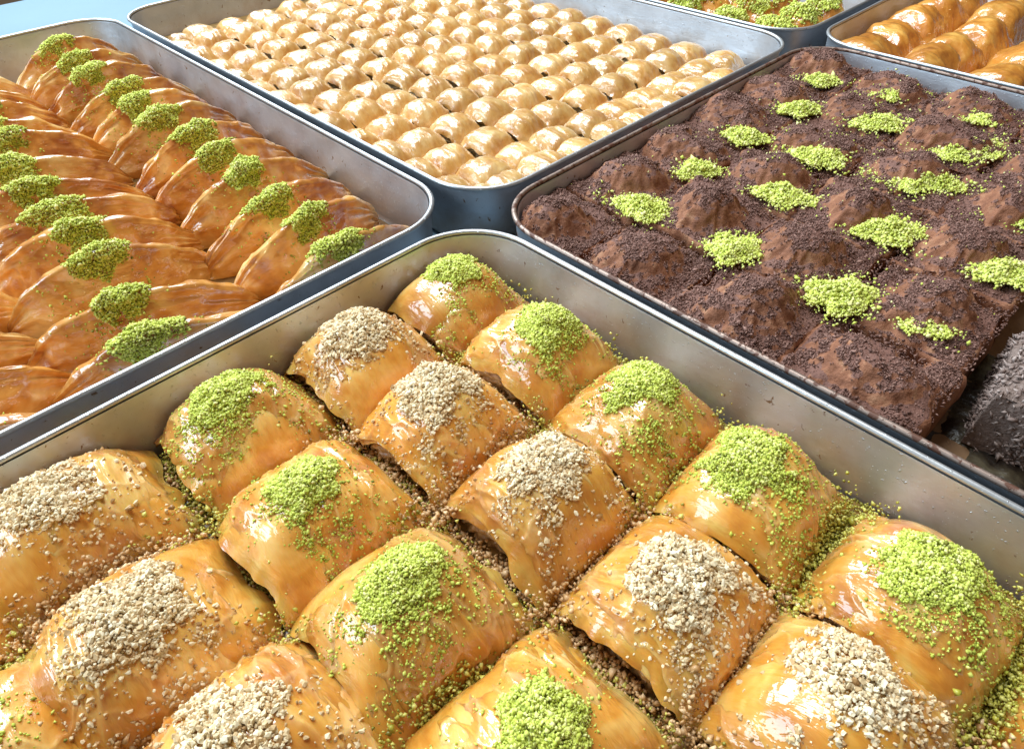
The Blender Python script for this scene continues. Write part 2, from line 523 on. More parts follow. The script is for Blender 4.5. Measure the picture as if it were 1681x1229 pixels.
# ------------------------------------------------------------------ vault shaped pastry (sheet over an arch, open layered ends)
def vault(a, b, h, seed, nu=70, nv=60, px=0.75, pz=0.72, end=0.36, lump=0.0025, crease=0.0010, rag=0.002, flare=0.05, tilt=0.0, pull=0.10, ee=2.6, crinkle=0.0, end2=None):
    th = np.linspace(math.pi, 0, nu)[:, None]
    v = np.linspace(-1, 1, nv)[None, :]
    c, s = np.cos(th), np.sin(th)
    ex = np.sign(c) * np.abs(c) ** px
    X = a * ex * (1 + flare * v ** 2 * (1 - s))
    Y = b * v * np.ones_like(th) * (1 - pull * s * np.abs(v) ** 2)
    e2 = end if end2 is None else end2
    Z = h * s ** pz * (1 - np.where(v < 0, end * np.abs(v) ** (ee + 0.7), e2 * np.abs(v) ** ee)) * (1 + tilt * v)
    P = np.stack([X + 0 * v, Y, Z], -1)
    N = grid_normals(P)
    if N[nu // 2, nv // 2, 2] < 0:
        N = -N
    q = P / 0.01
    d = lump * fbm(q * 0.33 + seed * 3.1, seed, 2)
    arc = np.stack([th * 1.5 + 0 * v, v * b / 0.0042 + 0.6 * vnoise(q * 0.8 + 9, seed + 4), 0 * th + 0 * v + seed], -1)
    msk = np.clip(vnoise(q * 0.45 + 50, seed + 8) + 0.35, 0, 1)
    d = d + crease * (ridged(arc, seed + 2) - 0.2) * msk
    arc2 = np.stack([th * 2.5 + 0 * v, v * b / 0.0017 + 1.2 * vnoise(q * 0.9 + 19, seed + 5), 0 * th + 0 * v + seed], -1)
    d = d + 0.35 * crease * ridged(arc2, seed + 12) * msk
    ridge = np.zeros(P.shape[:2])
    if crinkle:
        rr_ = np.random.default_rng(seed + 77)
        k_ = int(len(P) and 46)
        sd_ = np.stack([rr_.uniform(-a, a, k_), rr_.uniform(-b, b, k_), rr_.uniform(0, h, k_)], -1)
        wp = P + 0.003 * np.stack([vnoise(q * 1.3 + 3, seed), vnoise(q * 1.3 + 23, seed + 1), vnoise(q * 1.3 + 43, seed + 2)], -1)
        dist = np.sort(np.linalg.norm((wp.reshape(-1, 1, 3) - sd_[None]) * np.array([0.55, 1.25, 0.8]), axis=-1), axis=1)
        rid = np.exp(-(dist[:, 1] - dist[:, 0]) / 0.0011).reshape(P.shape[:2])
        ridge = rid
        d = d + crinkle * rid - crinkle * 0.25 * (dist[:, 0].reshape(P.shape[:2]) / 0.006)
    low = np.clip(s * 2.5, 0, 1)
    P = P + N * (d * low)[..., None]
    edge = np.clip((np.abs(v) - 0.82) / 0.18, 0, 1) ** 2 * np.sign(v)
    P[..., 1] += edge * rag * fbm(np.stack([th * 3 + 0 * v, 0 * th + np.sign(v), 0 * th * v + seed], -1), seed + 3, 3)
    P[..., 2] += np.abs(edge) * rag * 0.8 * vnoise(np.stack([th * 5 + 0 * v, 0 * th + np.sign(v) * 2, 0 * th * v + seed + 5], -1), seed + 6) * low
    P[..., 2] = np.maximum(P[..., 2], 0.0)
    N = grid_normals(P)
    if N[nu // 2, nv // 2, 2] < 0:
        N = -N
    RIDGE['last'] = np.clip(ridge * (0.4 + 0.6 * msk), 0, 1)
    return P, N

RIDGE = {}

def sheet_mesh(name, P, N, thick=0.0007, lip=3, ridge=None):
    """outer skin plus a narrow turned-in lip along the two open ends"""
    nu, nv = P.shape[:2]
    V = [P.reshape(-1, 3)]
    fs = [grid_faces(nu, nv)[:, ::-1]]
    off = nu * nv
    for end_ in (0, 1):
        cols = list(range(lip)) if end_ == 0 else list(range(nv - 1, nv - 1 - lip, -1))
        inn = P[:, cols] - N[:, cols] * thick
        inn[..., 2] = np.maximum(inn[..., 2], 0.0)
        strip = np.concatenate([P[:, cols[:1]], inn], axis=1)
        V.append(strip.reshape(-1, 3))
        g = grid_faces(nu, lip + 1, off=off)
        fs.append(g if end_ == 0 else g[:, ::-1])
        off += nu * (lip + 1)
    V = np.concatenate(V)
    rg = np.zeros(len(V))
    if ridge is not None:
        rg[:nu * nv] = ridge.reshape(-1)
    return mk_mesh(name, V, fs, attrs={'ridge': rg})

def filling_mesh(name, P, seed, inset=0.90, rings=14, layers=7, amp=0.0011):
    """the stack of folded layers seen at both open ends, closed by a plain core"""
    nu, nv = P.shape[:2]
    ctr = np.array([0, 0, 0.0])
    body = P.copy()
    body[..., 0] *= 0.955
    body[..., 2] *= 0.945
    body[..., 1] *= inset
    V = [body.reshape(-1, 3)]
    F = [grid_faces(nu, nv)[:, ::-1]]
    off = nu * nv
    for col_, sg in ((0, -1), (nv - 1, 1)):
        arch = body[:, col_, :]
        t = np.linspace(1, 0.02, rings * 2)[None, :]
        cap = arch[:, None, :] * 1.0
        cap = np.repeat(cap, rings * 2, axis=1)
        cap[..., 0] *= t
        cap[..., 2] *= t
        tt = np.repeat(t, nu, 0)
        wav = np.sin(tt * layers * 2 * math.pi + 1.4 * vnoise(cap / 0.006 + seed, seed + 20))
        cap[..., 1] += sg * (amp * wav + 0.0015 * vnoise(cap / 0.005 + 7, seed + 21) - 0.002 * (1 - tt))
        V.append(cap.reshape(-1, 3))
        g = grid_faces(nu, rings * 2, off=off)
        F.append(g if sg > 0 else g[:, ::-1])
        off += nu * rings * 2
    return mk_mesh(name, np.concatenate(V), F)

def heap_on(P, N, centre, spread, count, thick, size, seed, tail=0.12, tail_dir=(0.6, -0.2), tail_len=2.2, wet=None, lump=None):
    """crumb positions piled on a surface grid around grid coordinates centre (0..1, 0..1)"""
    r = np.random.default_rng(seed)
    nu, nv = P.shape[:2]
    flat = P.reshape(-1, 3); nf = N.reshape(-1, 3)
    c = P[int(centre[0] * (nu - 1)), int(centre[1] * (nv - 1))]
    # area weights by density of the grid
    du = np.linalg.norm(np.gradient(P, axis=0), axis=-1); dv = np.linalg.norm(np.gradient(P, axis=1), axis=-1)
    A = (du * dv).reshape(-1)
    d = flat - c
    ang = np.arctan2(d[:, 1] / spread[1], d[:, 0] / spread[0])
    rr = np.sqrt((d[:, 0] / spread[0]) ** 2 + (d[:, 1] / spread[1]) ** 2 + (d[:, 2] / (0.9 * min(spread))) ** 2)
    wob = 1 + 0.32 * vnoise(np.stack([np.cos(ang) * 1.6, np.sin(ang) * 1.6, 0 * ang + seed], -1), seed) + 0.25 * vnoise(flat / 0.006 + seed, seed + 1)
    rr = rr / np.maximum(wob, 0.4)
    w = A * (rr < 1.0) * (1.0 - 0.45 * rr)
    dt = flat - c - np.array([tail_dir[0] * spread[0], tail_dir[1] * spread[1], 0])
    rt = np.sqrt((dt[:, 0] / (spread[0] * tail_len)) ** 2 + (dt[:, 1] / (spread[1] * tail_len)) ** 2)
    wt = A * np.exp(-2.2 * rt ** 2) * (0.15 + np.clip(vnoise(flat / 0.008 + 5, seed + 2) + 0.2, 0, 1)) * (flat[:, 2] > 0.004)
    nt_ = int(count * tail)
    i1 = r.choice(len(flat), count - nt_, p=w / w.sum())
    i2 = r.choice(len(flat), nt_, p=wt / wt.sum())
    i = np.r_[i1, i2]
    lay = np.r_[r.random(len(i1)) ** 0.6 * thick * np.clip(1.15 - rr[i1] ** 1.5, 0.08, 1) * (0.75 + 0.5 * vnoise(flat[i1] / 0.005, seed + 3)), np.zeros(len(i2))]
    nn = nf[i] * 0.6 + np.array([0, 0, 0.4])
    pos = flat[i] + nn * (lay + 0.0002)[:, None] + r.normal(0, 0.0004, (len(i), 3)) * np.array([1, 1, 0.3])
    sz = size * np.clip(np.exp(r.normal(0, 0.42, len(i))), 0.4, 1.9)
    sz[len(i1):] *= 0.95
    tint = np.clip(0.12 + 0.72 * r.random(len(i)) + 0.16 * np.clip(lay / max(thick, 1e-6), 0, 1), 0, 1)
    tint[len(i1):] *= 0.8
    speck = r.random(len(i)) < 0.03
    tint[speck] = 0
    return pos, sz, tint

def clamp_corner(P, ox, oy, x0, x1, y0, y1, rad):
    """pull points that would stick through a rounded tray corner back inside it"""
    Q = np.array(P, dtype=float)
    X, Y = Q[..., 0] + ox, Q[..., 1] + oy
    X = np.clip(X, x0, x1); Y = np.clip(Y, y0, y1)
    cx = np.clip(X, x0 + rad, x1 - rad); cy = np.clip(Y, y0 + rad, y1 - rad)
    dx, dy = X - cx, Y - cy
    ln = np.sqrt(dx * dx + dy * dy)
    f = np.where(ln > rad, rad / np.maximum(ln, 1e-9), 1.0)
    Q[..., 0], Q[..., 1] = cx + dx * f - ox, cy + dy * f - oy
    return Q

# ------------------------------------------------------------------ front tray: large squares
ZTOP = 0.047
rows = [
    ('pistachio', [(745, 445), (885, 530), (1055, 642), (1245, 750), (1535, 935), None]),
    ('walnut', [(600, 545), (728, 640), (905, 765), (1120, 920), (1400, 1115)]),
    ('pistachio', [(385, 645), (505, 795), (645, 965), (880, 1185)]),
    ('walnut', [(85, 800), (215, 1000), (400, 1210)]),
    ('pistachio', [None, (-40, 1215)]),
]
XG = [-0.248, -0.180, -0.112, -0.047, 0.019, 0.088]
YG = [0.197, 0.128, 0.057, -0.020, -0.092]
ROWN = ['pistachio topped row against the cocoa tray', 'walnut topped row nearer the cocoa tray', 'pistachio topped row between two walnut rows',
        'walnut topped row farther from the cocoa tray', 'pistachio topped row farthest from the cocoa tray']
all_F = []
for j, (kind, pts) in enumerate(rows):
    for i in range(6):
        p = pts[i] if i < len(pts) else 'skip'
        if p == 'skip':
            continue
        if p is None:
            x, y = XG[i], YG[j]
        else:
            x, y = U(p[0], p[1], ZTOP)
            x = 0.55 * x + 0.45 * XG[i]; y = 0.5 * y + 0.5 * YG[j]
        seed = 100 + j * 10 + i
        r = np.random.default_rng(seed)
        a = 0.0340 * r.uniform(0.97, 1.03); b = (0.0338, 0.0344, 0.0366, 0.0382, 0.0372)[j] * r.uniform(0.98, 1.02); h = 0.0455 * r.uniform(0.95, 1.05)
        root = thing('baklava_square',
                     ('%s square from mussel pastry tray, %s' % (ORD[i].capitalize(), ROWN[j])),
                     'baklava', (x, y, 0.0058), math.radians(r.uniform(-5, 5)), 'large baklava squares in the front tray')
        P, N = vault(a, b, h, seed, nu=130, nv=120, end=0.46, end2=0.72, px=0.95, pz=0.95, lump=0.0022, crease=0.0012, pull=0.03, ee=2.3, flare=0.09, rag=0.0011, crinkle=0.0010, tilt=r.uniform(-0.08, 0.08))
        if i == 0 and j == 0:
            root.rotation_euler = (0, 0, 0)
            P = clamp_corner(P, x, y, -0.279, 0.3, -0.17, 0.2365, 0.041)
        obj('top_sheet', sheet_mesh('top_sheet', P, N, ridge=RIDGE['last']), M['big'], root)
        # a second loose sheet peeking out under the first
        P2, N2 = vault(a * 0.985, b * 1.03, h * 0.955, seed + 500, nu=60, nv=40, end=0.46, end2=0.72, px=0.95, pz=0.95, crease=0.0006, rag=0.002, pull=0.03, ee=2.3, flare=0.09)
        if i == 0 and j == 0:
            P2 = clamp_corner(P2, x, y, -0.279, 0.3, -0.17, 0.2365, 0.041)
        obj('lower_sheet', sheet_mesh('lower_sheet', P2, N2), M['big'], root)
        obj('layered_filling', filling_mesh('layered_filling', P, seed), M['layers'], root)
        if kind == 'pistachio':
            pos, sz, ti = heap_on(P, N, (0.47 + r.uniform(-.05, .05), 0.46 + r.uniform(-.06, .06)), (0.0155 * r.uniform(.9, 1.15), 0.0165 * r.uniform(.9, 1.15)), 8500, 0.0038, 0.00053, seed, tail=0.24, tail_len=1.7)
            o = obj('pistachio_topping', crumbs_mesh('pistachio_topping', pos, sz, ti, r), M['pistachio'], root)
        else:
            pos, sz, ti = heap_on(P, N, (0.47 + r.uniform(-.05, .05), 0.47 + r.uniform(-.05, .05)), (0.0170 * r.uniform(.95, 1.2), 0.0195 * r.uniform(.9, 1.15)), 3600, 0.0034, 0.00072, seed, tail=0.34, tail_len=1.6)
            o = obj('walnut_topping', crumbs_mesh('walnut_topping', pos, sz, ti, r, fine=False), M['walnut'], root)
        o['kind'] = 'stuff'
        all_F.append((x, y, kind, j, i))

# crumbs fallen into the furrows between the squares
def furrow(kind, name, label, jl, n, size, mat, seed):
    r = np.random.default_rng(seed)
    P = []
    for (x, y, k, j, i) in all_F:
        if k != kind:
            continue
        for sx, sy, cnt in ((0.0345, 0, n * 2), (-0.0345, 0, n // 2), (0, -0.0360, n), (0, 0.0360, n // 2), (0.034, -0.034, n // 2)):
            ox = r.normal(0, 0.0048 if sx else 0.016, cnt)
            oy = r.normal(0, 0.0025 if sy and not sx else 0.017, cnt)
            # banked up in the valley between two arches
            cz = 0.0118 + r.random(cnt) * (0.0085 if sx else 0.005) + (np.abs(ox) * 1.6 if sx else 0) - (np.clip(np.abs(oy) - 0.02, 0, 1) * 0.25 if sx and not sy else 0)
            P.append(np.stack([x + sx + ox, y + sy + oy, np.maximum(cz, 0.0116)], -1))
    P = np.concatenate(P)
    P = P[(P[:, 0] > -0.274) & (P[:, 1] < 0.233)]
    o = obj(name, crumbs_mesh(name, P, size * np.exp(r.normal(0, .3, len(P))), r.random(len(P)), r), M[mat])
    o['kind'] = 'stuff'; o['label'] = label; o['category'] = 'crumbs'

furrow('pistachio', 'fallen_pistachio', 'syrup soaked pistachio crumbs fallen between the large baklava squares', None, 800, 0.00072, 'pistachio_wet', 41)
furrow('walnut', 'fallen_walnut', 'syrup soaked walnut crumbs fallen between the large baklava squares', None, 700, 0.00092, 'walnut_wet', 42)

# ------------------------------------------------------------------ small pale rolls tray
variants = []
for k in range(12):
    s = 300 + k
    P, N = vault(0.0212, 0.0203, 0.0300, s, nu=44, nv=38, px=0.80, pz=0.78, end=0.34, crinkle=0.0007, lump=0.0016, crease=0.0008, rag=0.0022, flare=0.03)
    P2 = P.copy()
    variants.append((sheet_mesh('roll_sheet', P, N, 0.0005, ridge=RIDGE['last']), filling_mesh('nut_end', P, s, inset=0.93, rings=7, layers=4, amp=0.0008)))
xs = [-0.3145] + [-0.3515 - 0.0400 * k for k in range(13)]
ys = [0.2770] + [0.3130 + 0.0398 * k for k in range(9)]
ys = [y for y in ys if y < 0.655]
for i, x in enumerate(xs):
    for j, y in enumerate(ys):
        if not in_view(x, y, 0.035, 0.02):
            continue
        corner = i in (0, len(xs) - 1) and j in (0, len(ys) - 1)
        if corner:
            x, y = x + (-0.012 if i == 0 else 0.012), y + (0.012 if j == 0 else -0.012)
        vm, vf = variants[(i * 5 + j * 7 + (i * j) % 3) % 12]
        fx, fy = random.uniform(0.96, 1.03), random.uniform(0.96, 1.03)
        root = thing('baklava_roll', 'Small pale baklava roll, %s from cocoa tray, %s from mussel pastry tray' % (ORD[i], ORD[j]), 'baklava roll',
                     (x + random.uniform(-.0012, .0012), y + random.uniform(-.0012, .0012), 0.0049), math.radians(random.uniform(-6, 6)),
                     'small pale rolls packed in their tray', (fx * (0.72 if corner else 1), fy * (0.72 if corner else 1), random.uniform(0.93, 1.06)))
        obj('roll_sheet', vm, M['pale'], root)
        obj('nut_end', vf, M['pale_layers'], root)

# ------------------------------------------------------------------ mussel shaped pastries
def mussel(L, a, h, seed, lean=0.45, nu=64, nv=84, skew=0.0):
    th = np.linspace(math.pi, 0, nu)[:, None]
    s = np.linspace(-1, 1, nv)[None, :]
    c, sn = np.cos(th), np.sin(th)
    env = np.maximum(1 - np.abs(s) ** 2.0, 0) ** 0.72
    wid = 0.14 + 0.86 * np.maximum(1 - np.abs(s) ** 2.0, 0) ** 0.75
    Z = h * (0.06 + 0.94 * env) * sn ** 0.72
    X = a * wid * np.sign(c) * np.abs(c) ** 0.9 * (1 - 0.56 * sn ** 1.3)
    Y = L * s * np.ones_like(th) * (1 - 0.05 * sn) + skew
    X = X + lean * Z - 0.006 * (s ** 2)
    P = np.stack([X, Y, Z], -1)
    N = grid_normals(P)
    if N[nu // 2, nv // 2, 2] < 0:
        N = -N
    q = P / 0.01
    d = 0.0022 * fbm(q * 0.5 + seed * 1.7, seed, 3)
    # creases gather towards the two tips
    tip = np.clip((np.abs(s) - 0.35) / 0.65, 0, 1)
    fan = np.stack([th * 4.0 + 0 * s, s * 2.5 + 0 * th + 0.5 * vnoise(q * .6, seed + 7), 0 * th * s + seed], -1)
    d = d + 0.0017 * ridged(fan, seed + 3) * (0.2 + tip)
    lip = np.exp(-((th - math.radians(72)) / 0.24) ** 2)
    d = d + 0.0018 * lip
    P = P + N * (d * np.clip(sn * 3, 0, 1))[..., None]
    P[..., 2] = np.maximum(P[..., 2], 0)
    N = grid_normals(P)
    if N[nu // 2, nv // 2, 2] < 0:
        N = -N
    return P, N

R1 = [(92, 72), (123, 95), (152, 115), (192, 140), (228, 163), (262, 185), (307, 215), (345, 245), (395, 283), (445, 318), (492, 358), (560, 402)]
R2 = [(10, 225), (25, 265), (52, 300), (92, 332), (122, 372), (150, 420), (197, 485), (258, 540)]
r1 = [U(p[0], p[1], 0.049) for p in R1]
r2 = [U(p[0], p[1], 0.049) for p in R2]
x_last = r2[0][0]
r2 = [(x_last - 0.047 * k, 0.064) for k in range(4, 0, -1)] + r2
r3 = [(-0.318 - 0.047 * k, -0.049) for k in range(8)][::-1]
ROWL = ['row beside the small rolls', 'middle row', 'row farthest from small rolls']
for rw, pts in enumerate((r1, r2, r3)):
    n = len(pts)
    for k, (x, y) in enumerate(pts):
        if not (in_view(x, y, 0.03, 0.04) or in_view(x, y + 0.05, 0.02, 0.01)):
            continue
        seed = 700 + rw * 50 + k
        r = np.random.default_rng(seed)
        P, N = mussel((0.0640, 0.0660, 0.0660)[rw] * r.uniform(.97, 1.03), 0.0195 * r.uniform(.92, 1.08), 0.0445 * r.uniform(.95, 1.06), seed, lean=(0.22, 0.15, 0.15)[rw] + r.uniform(-.08, .08), skew=(0.008, 0.002, 0.0)[rw])
        # crest lies at x = -lean*h : put the crest where the photo has it
        cx = P[P.shape[0] // 2, P.shape[1] // 2, 0]
        rot = math.radians((2, -14, -14)[rw] + r.uniform(-4, 4))
        root = thing('mussel_pastry', 'Amber mussel shaped pastry, %s from large squares tray, %s' % (ORD[n - 1 - k], ROWL[rw]), 'pastry',
                     (x - cx * math.cos(rot), y - cx * math.sin(rot), 0.0058), rot, 'mussel shaped pastries in the left tray')
        P = P.copy()
        obj('pastry_shell', sheet_mesh('pastry_shell', P, N, 0.0012), M['mussel'], root)
        pos, sz, ti = heap_on(P, N, (0.48 + r.uniform(-.03, .03), (0.435, 0.48, 0.5)[rw] + r.uniform(-.04, .04)), (0.0180, 0.0180 * r.uniform(.85, 1.2)), 3000, 0.0038, 0.00064, seed, tail=0.12, tail_len=1.6)
        o = obj('pistachio_topping', crumbs_mesh('pistachio_topping', pos, sz, ti, r), M['pistachio'], root)
        o['kind'] = 'stuff'

# ------------------------------------------------------------------ cocoa tray
def cocoa_block(a, h, seed, nu=64, nv=64, base=0.0345):
    """square cut with a soft dome on top and near upright sides"""
    u = np.linspace(-1, 1, nu)[:, None]; v = np.linspace(-1, 1, nv)[None, :]
    # squash the outer band of the grid into upright sides
    fu = np.clip(np.abs(u) / 0.86, 0, 1); fv = np.clip(np.abs(v) / 0.86, 0, 1)
    X = a * np.sign(u) * fu + 0 * v
    Y = a * np.sign(v) * fv + 0 * u
    r2_ = np.clip((X / a) ** 2 * 0.95 + (Y / a) ** 2 * 0.95, 0, 4)
    oxy = 0.12 * np.array([math.sin(seed * 1.7), math.cos(seed * 2.9)])
    ar = 1 + 0.18 * math.sin(seed * 4.1)
    r2_ = ((X / a - oxy[0]) * ar) ** 2 + ((Y / a - oxy[1]) / ar) ** 2
    bell = np.exp(-3.6 * r2_ ** 1.3)
    Z = base + (h - base) * bell
    rimdrop = np.maximum(fu ** 10 + 0 * v, fv ** 10 + 0 * u)
    Z = Z - 0.0008 * rimdrop
    su = np.clip((np.abs(u) - 0.86) / 0.14, 0, 1); sv = np.clip((np.abs(v) - 0.86) / 0.14, 0, 1)
    sd = np.maximum(su + 0 * v, sv + 0 * u)
    Z = Z * (1 - sd)
    X = X * (1 - 0.03 * (1 - sd)); Y = Y * (1 - 0.03 * (1 - sd))
    P = np.stack([X, Y, Z], -1)
    N = grid_normals(P)
    q = P / 0.01
    d = 0.0040 * fbm(q * 0.42 + seed * 2.3, seed, 3) + 0.0010 * fbm(q * 2.2, seed + 5, 2)
    ang = np.arctan2(Y, X)
    rad = np.sqrt(X ** 2 + Y ** 2)
    pleat = ridged(np.stack([np.cos(ang) * 4, np.sin(ang) * 4, rad / 0.03], -1), seed + 9) * np.exp(-((rad - 0.020) / 0.008) ** 2)
    d = d + 0.0018 * pleat
    P = P + N * (d * (1 - sd))[..., None]
    P[..., 2] = np.maximum(P[..., 2], 0)
    N = grid_normals(P)
    dust = np.clip((N[..., 2] - 0.62) / 0.30, 0, 1) * (1 - 0.6 * sd)
    return P, N, dust

def scatter_top(P, N, n, size, seed, dens=None, low=0.45):
    r = np.random.default_rng(seed)
    flat = P.reshape(-1, 3); nf = N.reshape(-1, 3)
    du = np.gradient(P, axis=0); dv = np.gradient(P, axis=1)
    A = np.linalg.norm(np.cross(du, dv), axis=-1).reshape(-1)
    w = A * np.clip(nf[:, 2] - low, 0, 1) ** 0.7 * (0.12 + np.clip(vnoise(flat / 0.012 + seed, seed) + 0.45, 0, 1))
    if dens is not None:
        w = w * dens(flat)
    i = r.choice(len(flat), n, p=w / w.sum())
    du_, dv_ = du.reshape(-1, 3)[i], dv.reshape(-1, 3)[i]
    pos = flat[i] + du_ * r.uniform(-.5, .5, (n, 1)) + dv_ * r.uniform(-.5, .5, (n, 1)) + nf[i] * (size * r.uniform(0, 1.3, (n, 1)))
    return pos

CP = 0.0675
cv = []
for k in range(8):
    s = 900 + k
    r = np.random.default_rng(s)
    P, N, dust = cocoa_block(0.0346, 0.0500 + 0.004 * r.random(), s)
    body = mk_mesh('cocoa_block', P.reshape(-1, 3), grid_faces(*P.shape[:2]), attrs={'dust': dust})
    pos = scatter_top(P, N, 4200, 0.0004, s, low=0.72)
    gr = crumbs_mesh('chocolate_granules', pos, 0.00046 * np.exp(r.normal(0, .35, len(pos))), r.random(len(pos)) ** 1.3, r, aniso=(1.7, 0.8, 0.7))
    cv.append((body, gr, P, N))
C0 = [[(895, 350), (1060, 405), (1233, 483), (1437, 577)], [(1020, 285), (1170, 333), (1327, 380), (1537, 460)], [(1130, 233), (1253, 270), (1403, 313), (1580, 370)],
      [(1197, 187), (1327, 217), (1487, 247), (1640, 300)], [(1263, 147), (1397, 170), (1537, 200), (1670, 233)], [(1340, 103), (1437, 127), (1563, 157), (1667, 190)]]
mound = {}
for j in range(6):
    for i in range(5 if j > 2 else 4):
        gx, gy = -0.2500 + CP * i, 0.2862 + 0.0690 * j
        if i < 4:
            ux, uy = U(*C0[j][i], 0.042)
            gx = 0.65 * gx + 0.35 * np.clip(ux, gx - .008, gx + .008); gy = 0.65 * gy + 0.35 * np.clip(uy, gy - .008, gy + .008)
        if not in_view(gx, gy, 0.04, 0.045):
            continue
        k = (i * 3 + j * 5) % 8
        body, gr, P, N = cv[k]
        flip = ((i + j) % 2) * math.pi
        root = thing('cocoa_mound', 'Cocoa dusted mound, %s from small rolls tray, %s from large squares tray' % (ORD[i], ORD[j]), 'chocolate pastry',
                     (gx, gy, 0.0022), flip + math.radians(random.uniform(-4, 4)), 'chocolate mounds set in the cocoa tray', (1, 1, random.uniform(0.95, 1.06)))
        if i == 0 and j in (0, 5):
            root.rotation_euler = (0, 0, 0)
            Pc = clamp_corner(P, gx, gy, -0.2795, 0.3, 0.2545, 0.6715, 0.041)
            _, _, dust_ = cocoa_block(0.0346, 0.0515, 900 + k)
            body = mk_mesh('cocoa_block', Pc.reshape(-1, 3), grid_faces(*Pc.shape[:2]), attrs={'dust': dust_})
            rq = np.random.default_rng(990 + j)
            pq = scatter_top(Pc, grid_normals(Pc), 4200, 0.0004, 990 + j, low=0.72)
            gr = crumbs_mesh('chocolate_granules', pq, 0.00046 * np.exp(rq.normal(0, .35, len(pq))), rq.random(len(pq)) ** 1.3, rq, aniso=(1.7, .8, .7))
        obj('cocoa_block', body, M['cocoa'], root)
        o = obj('chocolate_granules', gr, M['granule'], root)
        o['kind'] = 'stuff'
        mound[(i, j)] = (gx, gy)

# granules filling the furrows between mounds and along the walls
r = np.random.default_rng(77)
n = 40000
fx = r.uniform(-0.2805, -0.0135, n); fy = r.uniform(0.2535, 0.6700, n)
ii = np.round((fx + 0.2500) / CP); jj = np.round((fy - 0.2862) / 0.0690)
ex = np.abs(fx - (-0.25 + ii * CP)) / (CP / 2); ey = np.abs(fy - (0.2862 + jj * 0.069)) / 0.0345
keep = np.maximum(ex, ey) > 0.80
fx, fy = fx[keep], fy[keep]
_q = clamp_corner(np.stack([fx, fy, 0 * fx], -1), 0, 0, -0.2795, 0.3, 0.2545, 0.6715, 0.041)
fx, fy = _q[:, 0], _q[:, 1]
fz = 0.0347 + 0.0025 * vnoise(np.stack([fx, fy, 0 * fx], -1) / 0.009, 3) + r.uniform(0, 0.0012, len(fx))
o = obj('loose_granules', crumbs_mesh('loose_granules', np.stack([fx, fy, fz], -1), 0.00060 * np.exp(r.normal(0, .3, len(fx))), r.random(len(fx)) ** 1.3, r, aniso=(1.7, .8, .7)), M['granule'])
o['kind'] = 'stuff'; o['label'] = 'dark chocolate granules lying in the furrows between cocoa mounds'; o['category'] = 'granules'

# pistachio heaps where four mounds meet
def heap(x, y, rx, ry, rot, hgt, z0, n, seed, label):
    r = np.random.default_rng(seed)
    root = thing('pistachio_heap', label, 'pistachio', (x, y, z0), rot, 'green heaps on the cocoa tray')
    ang = r.uniform(0, 2 * math.pi, n); rad = np.sqrt(r.random(n))
    wob = 1 + 0.42 * vnoise(np.stack([np.cos(ang) * 1.9, np.sin(ang) * 1.9, 0 * ang + seed], -1), seed)
    px_, py_ = np.cos(ang) * rad * rx * wob, np.sin(ang) * rad * ry * wob
    top = hgt * (1 - rad ** 2.0) * (0.8 + 0.35 * vnoise(np.stack([px_, py_, 0 * px_ + .1], -1) / 0.006, seed + 1))
    pz_ = top * r.random(n) ** 0.45 + 0.0008
    out = r.random(n) < 0.15
    px_[out] *= r.uniform(1.1, 1.8, out.sum()); py_[out] *= r.uniform(1.1, 1.8, out.sum()); pz_[out] = 0.002
    o = obj('pistachio_crumbs', crumbs_mesh('pistachio_crumbs', np.stack([px_, py_, pz_], -1), 0.00070 * np.exp(r.normal(0, .35, n)), np.clip(0.35 + 0.6 * r.random(n), 0, 1), r), M['pistachio'], root)
    o['kind'] = 'stuff'
    # the packed core of the heap
    nu, nv = 20, 9
    A, B = np.meshgrid(np.linspace(0, 2 * math.pi, nu, endpoint=False), np.linspace(0.02, 1, nv), indexing='ij')
    wo = 1 + 0.42 * vnoise(np.stack([np.cos(A) * 1.9, np.sin(A) * 1.9, 0 * A + seed], -1), seed)
    V = np.stack([np.cos(A) * B * rx * wo * .85, np.sin(A) * B * ry * wo * .85, hgt * .7 * (1 - B ** 2) - 0.001], -1)
    obj('packed_core', mk_mesh('packed_core', V.reshape(-1, 3), grid_faces(nu, nv, True), attrs={'tint': np.full(nu * nv, 0.3)}), M['pistachio'], root)

heaps = [((1057, 345), 1.0), ((1200, 413), 1.1), ((1382, 490), 1.05), ((1145, 284), .85), ((1285, 323), 1.05), ((1445, 380), 1.15), ((1637, 449), 1.1),
         ((1222, 228), .85), ((1342, 258), 1.1), ((1505, 300), 1.35), ((1310, 184), .9), ((1440, 204), 1.05), ((1583, 248), 1.2), ((1672, 357), .9),
         ((1350, 136), .8), ((1468, 160), .85), ((1605, 198), .85), ((1515, 538), .7)]
HIJ = [(0, 0), (1, 0), (2, 0), (0, 1), (1, 1), (2, 1), (3, 1), (0, 2), (1, 2), (2, 2), (0, 3), (1, 3), (2, 3), (3, 2), (0, 4), (1, 4), (2, 4), (3, 0)]
for k, ((hx, hy), s) in enumerate(heaps):
    x, y = U(hx, hy, 0.039)
    i, j = HIJ[k]
    if k == len(heaps) - 1:
        lab = 'Thin pistachio sprinkle on the mound edge beside the gap in the cocoa tray'
    else:
        lab = 'Green pistachio heap, %s from small rolls tray, %s from large squares tray' % (ORD[i], ORD[j])
    heap(x, y, 0.0185 * s, 0.0140 * s, math.radians(40 + random.uniform(-25, 25)), 0.0078 * (0.7 + .3 * s) * (0.55 if k == len(heaps) - 1 else 1), 0.0398, int(2300 * s * s), 1200 + k, lab)

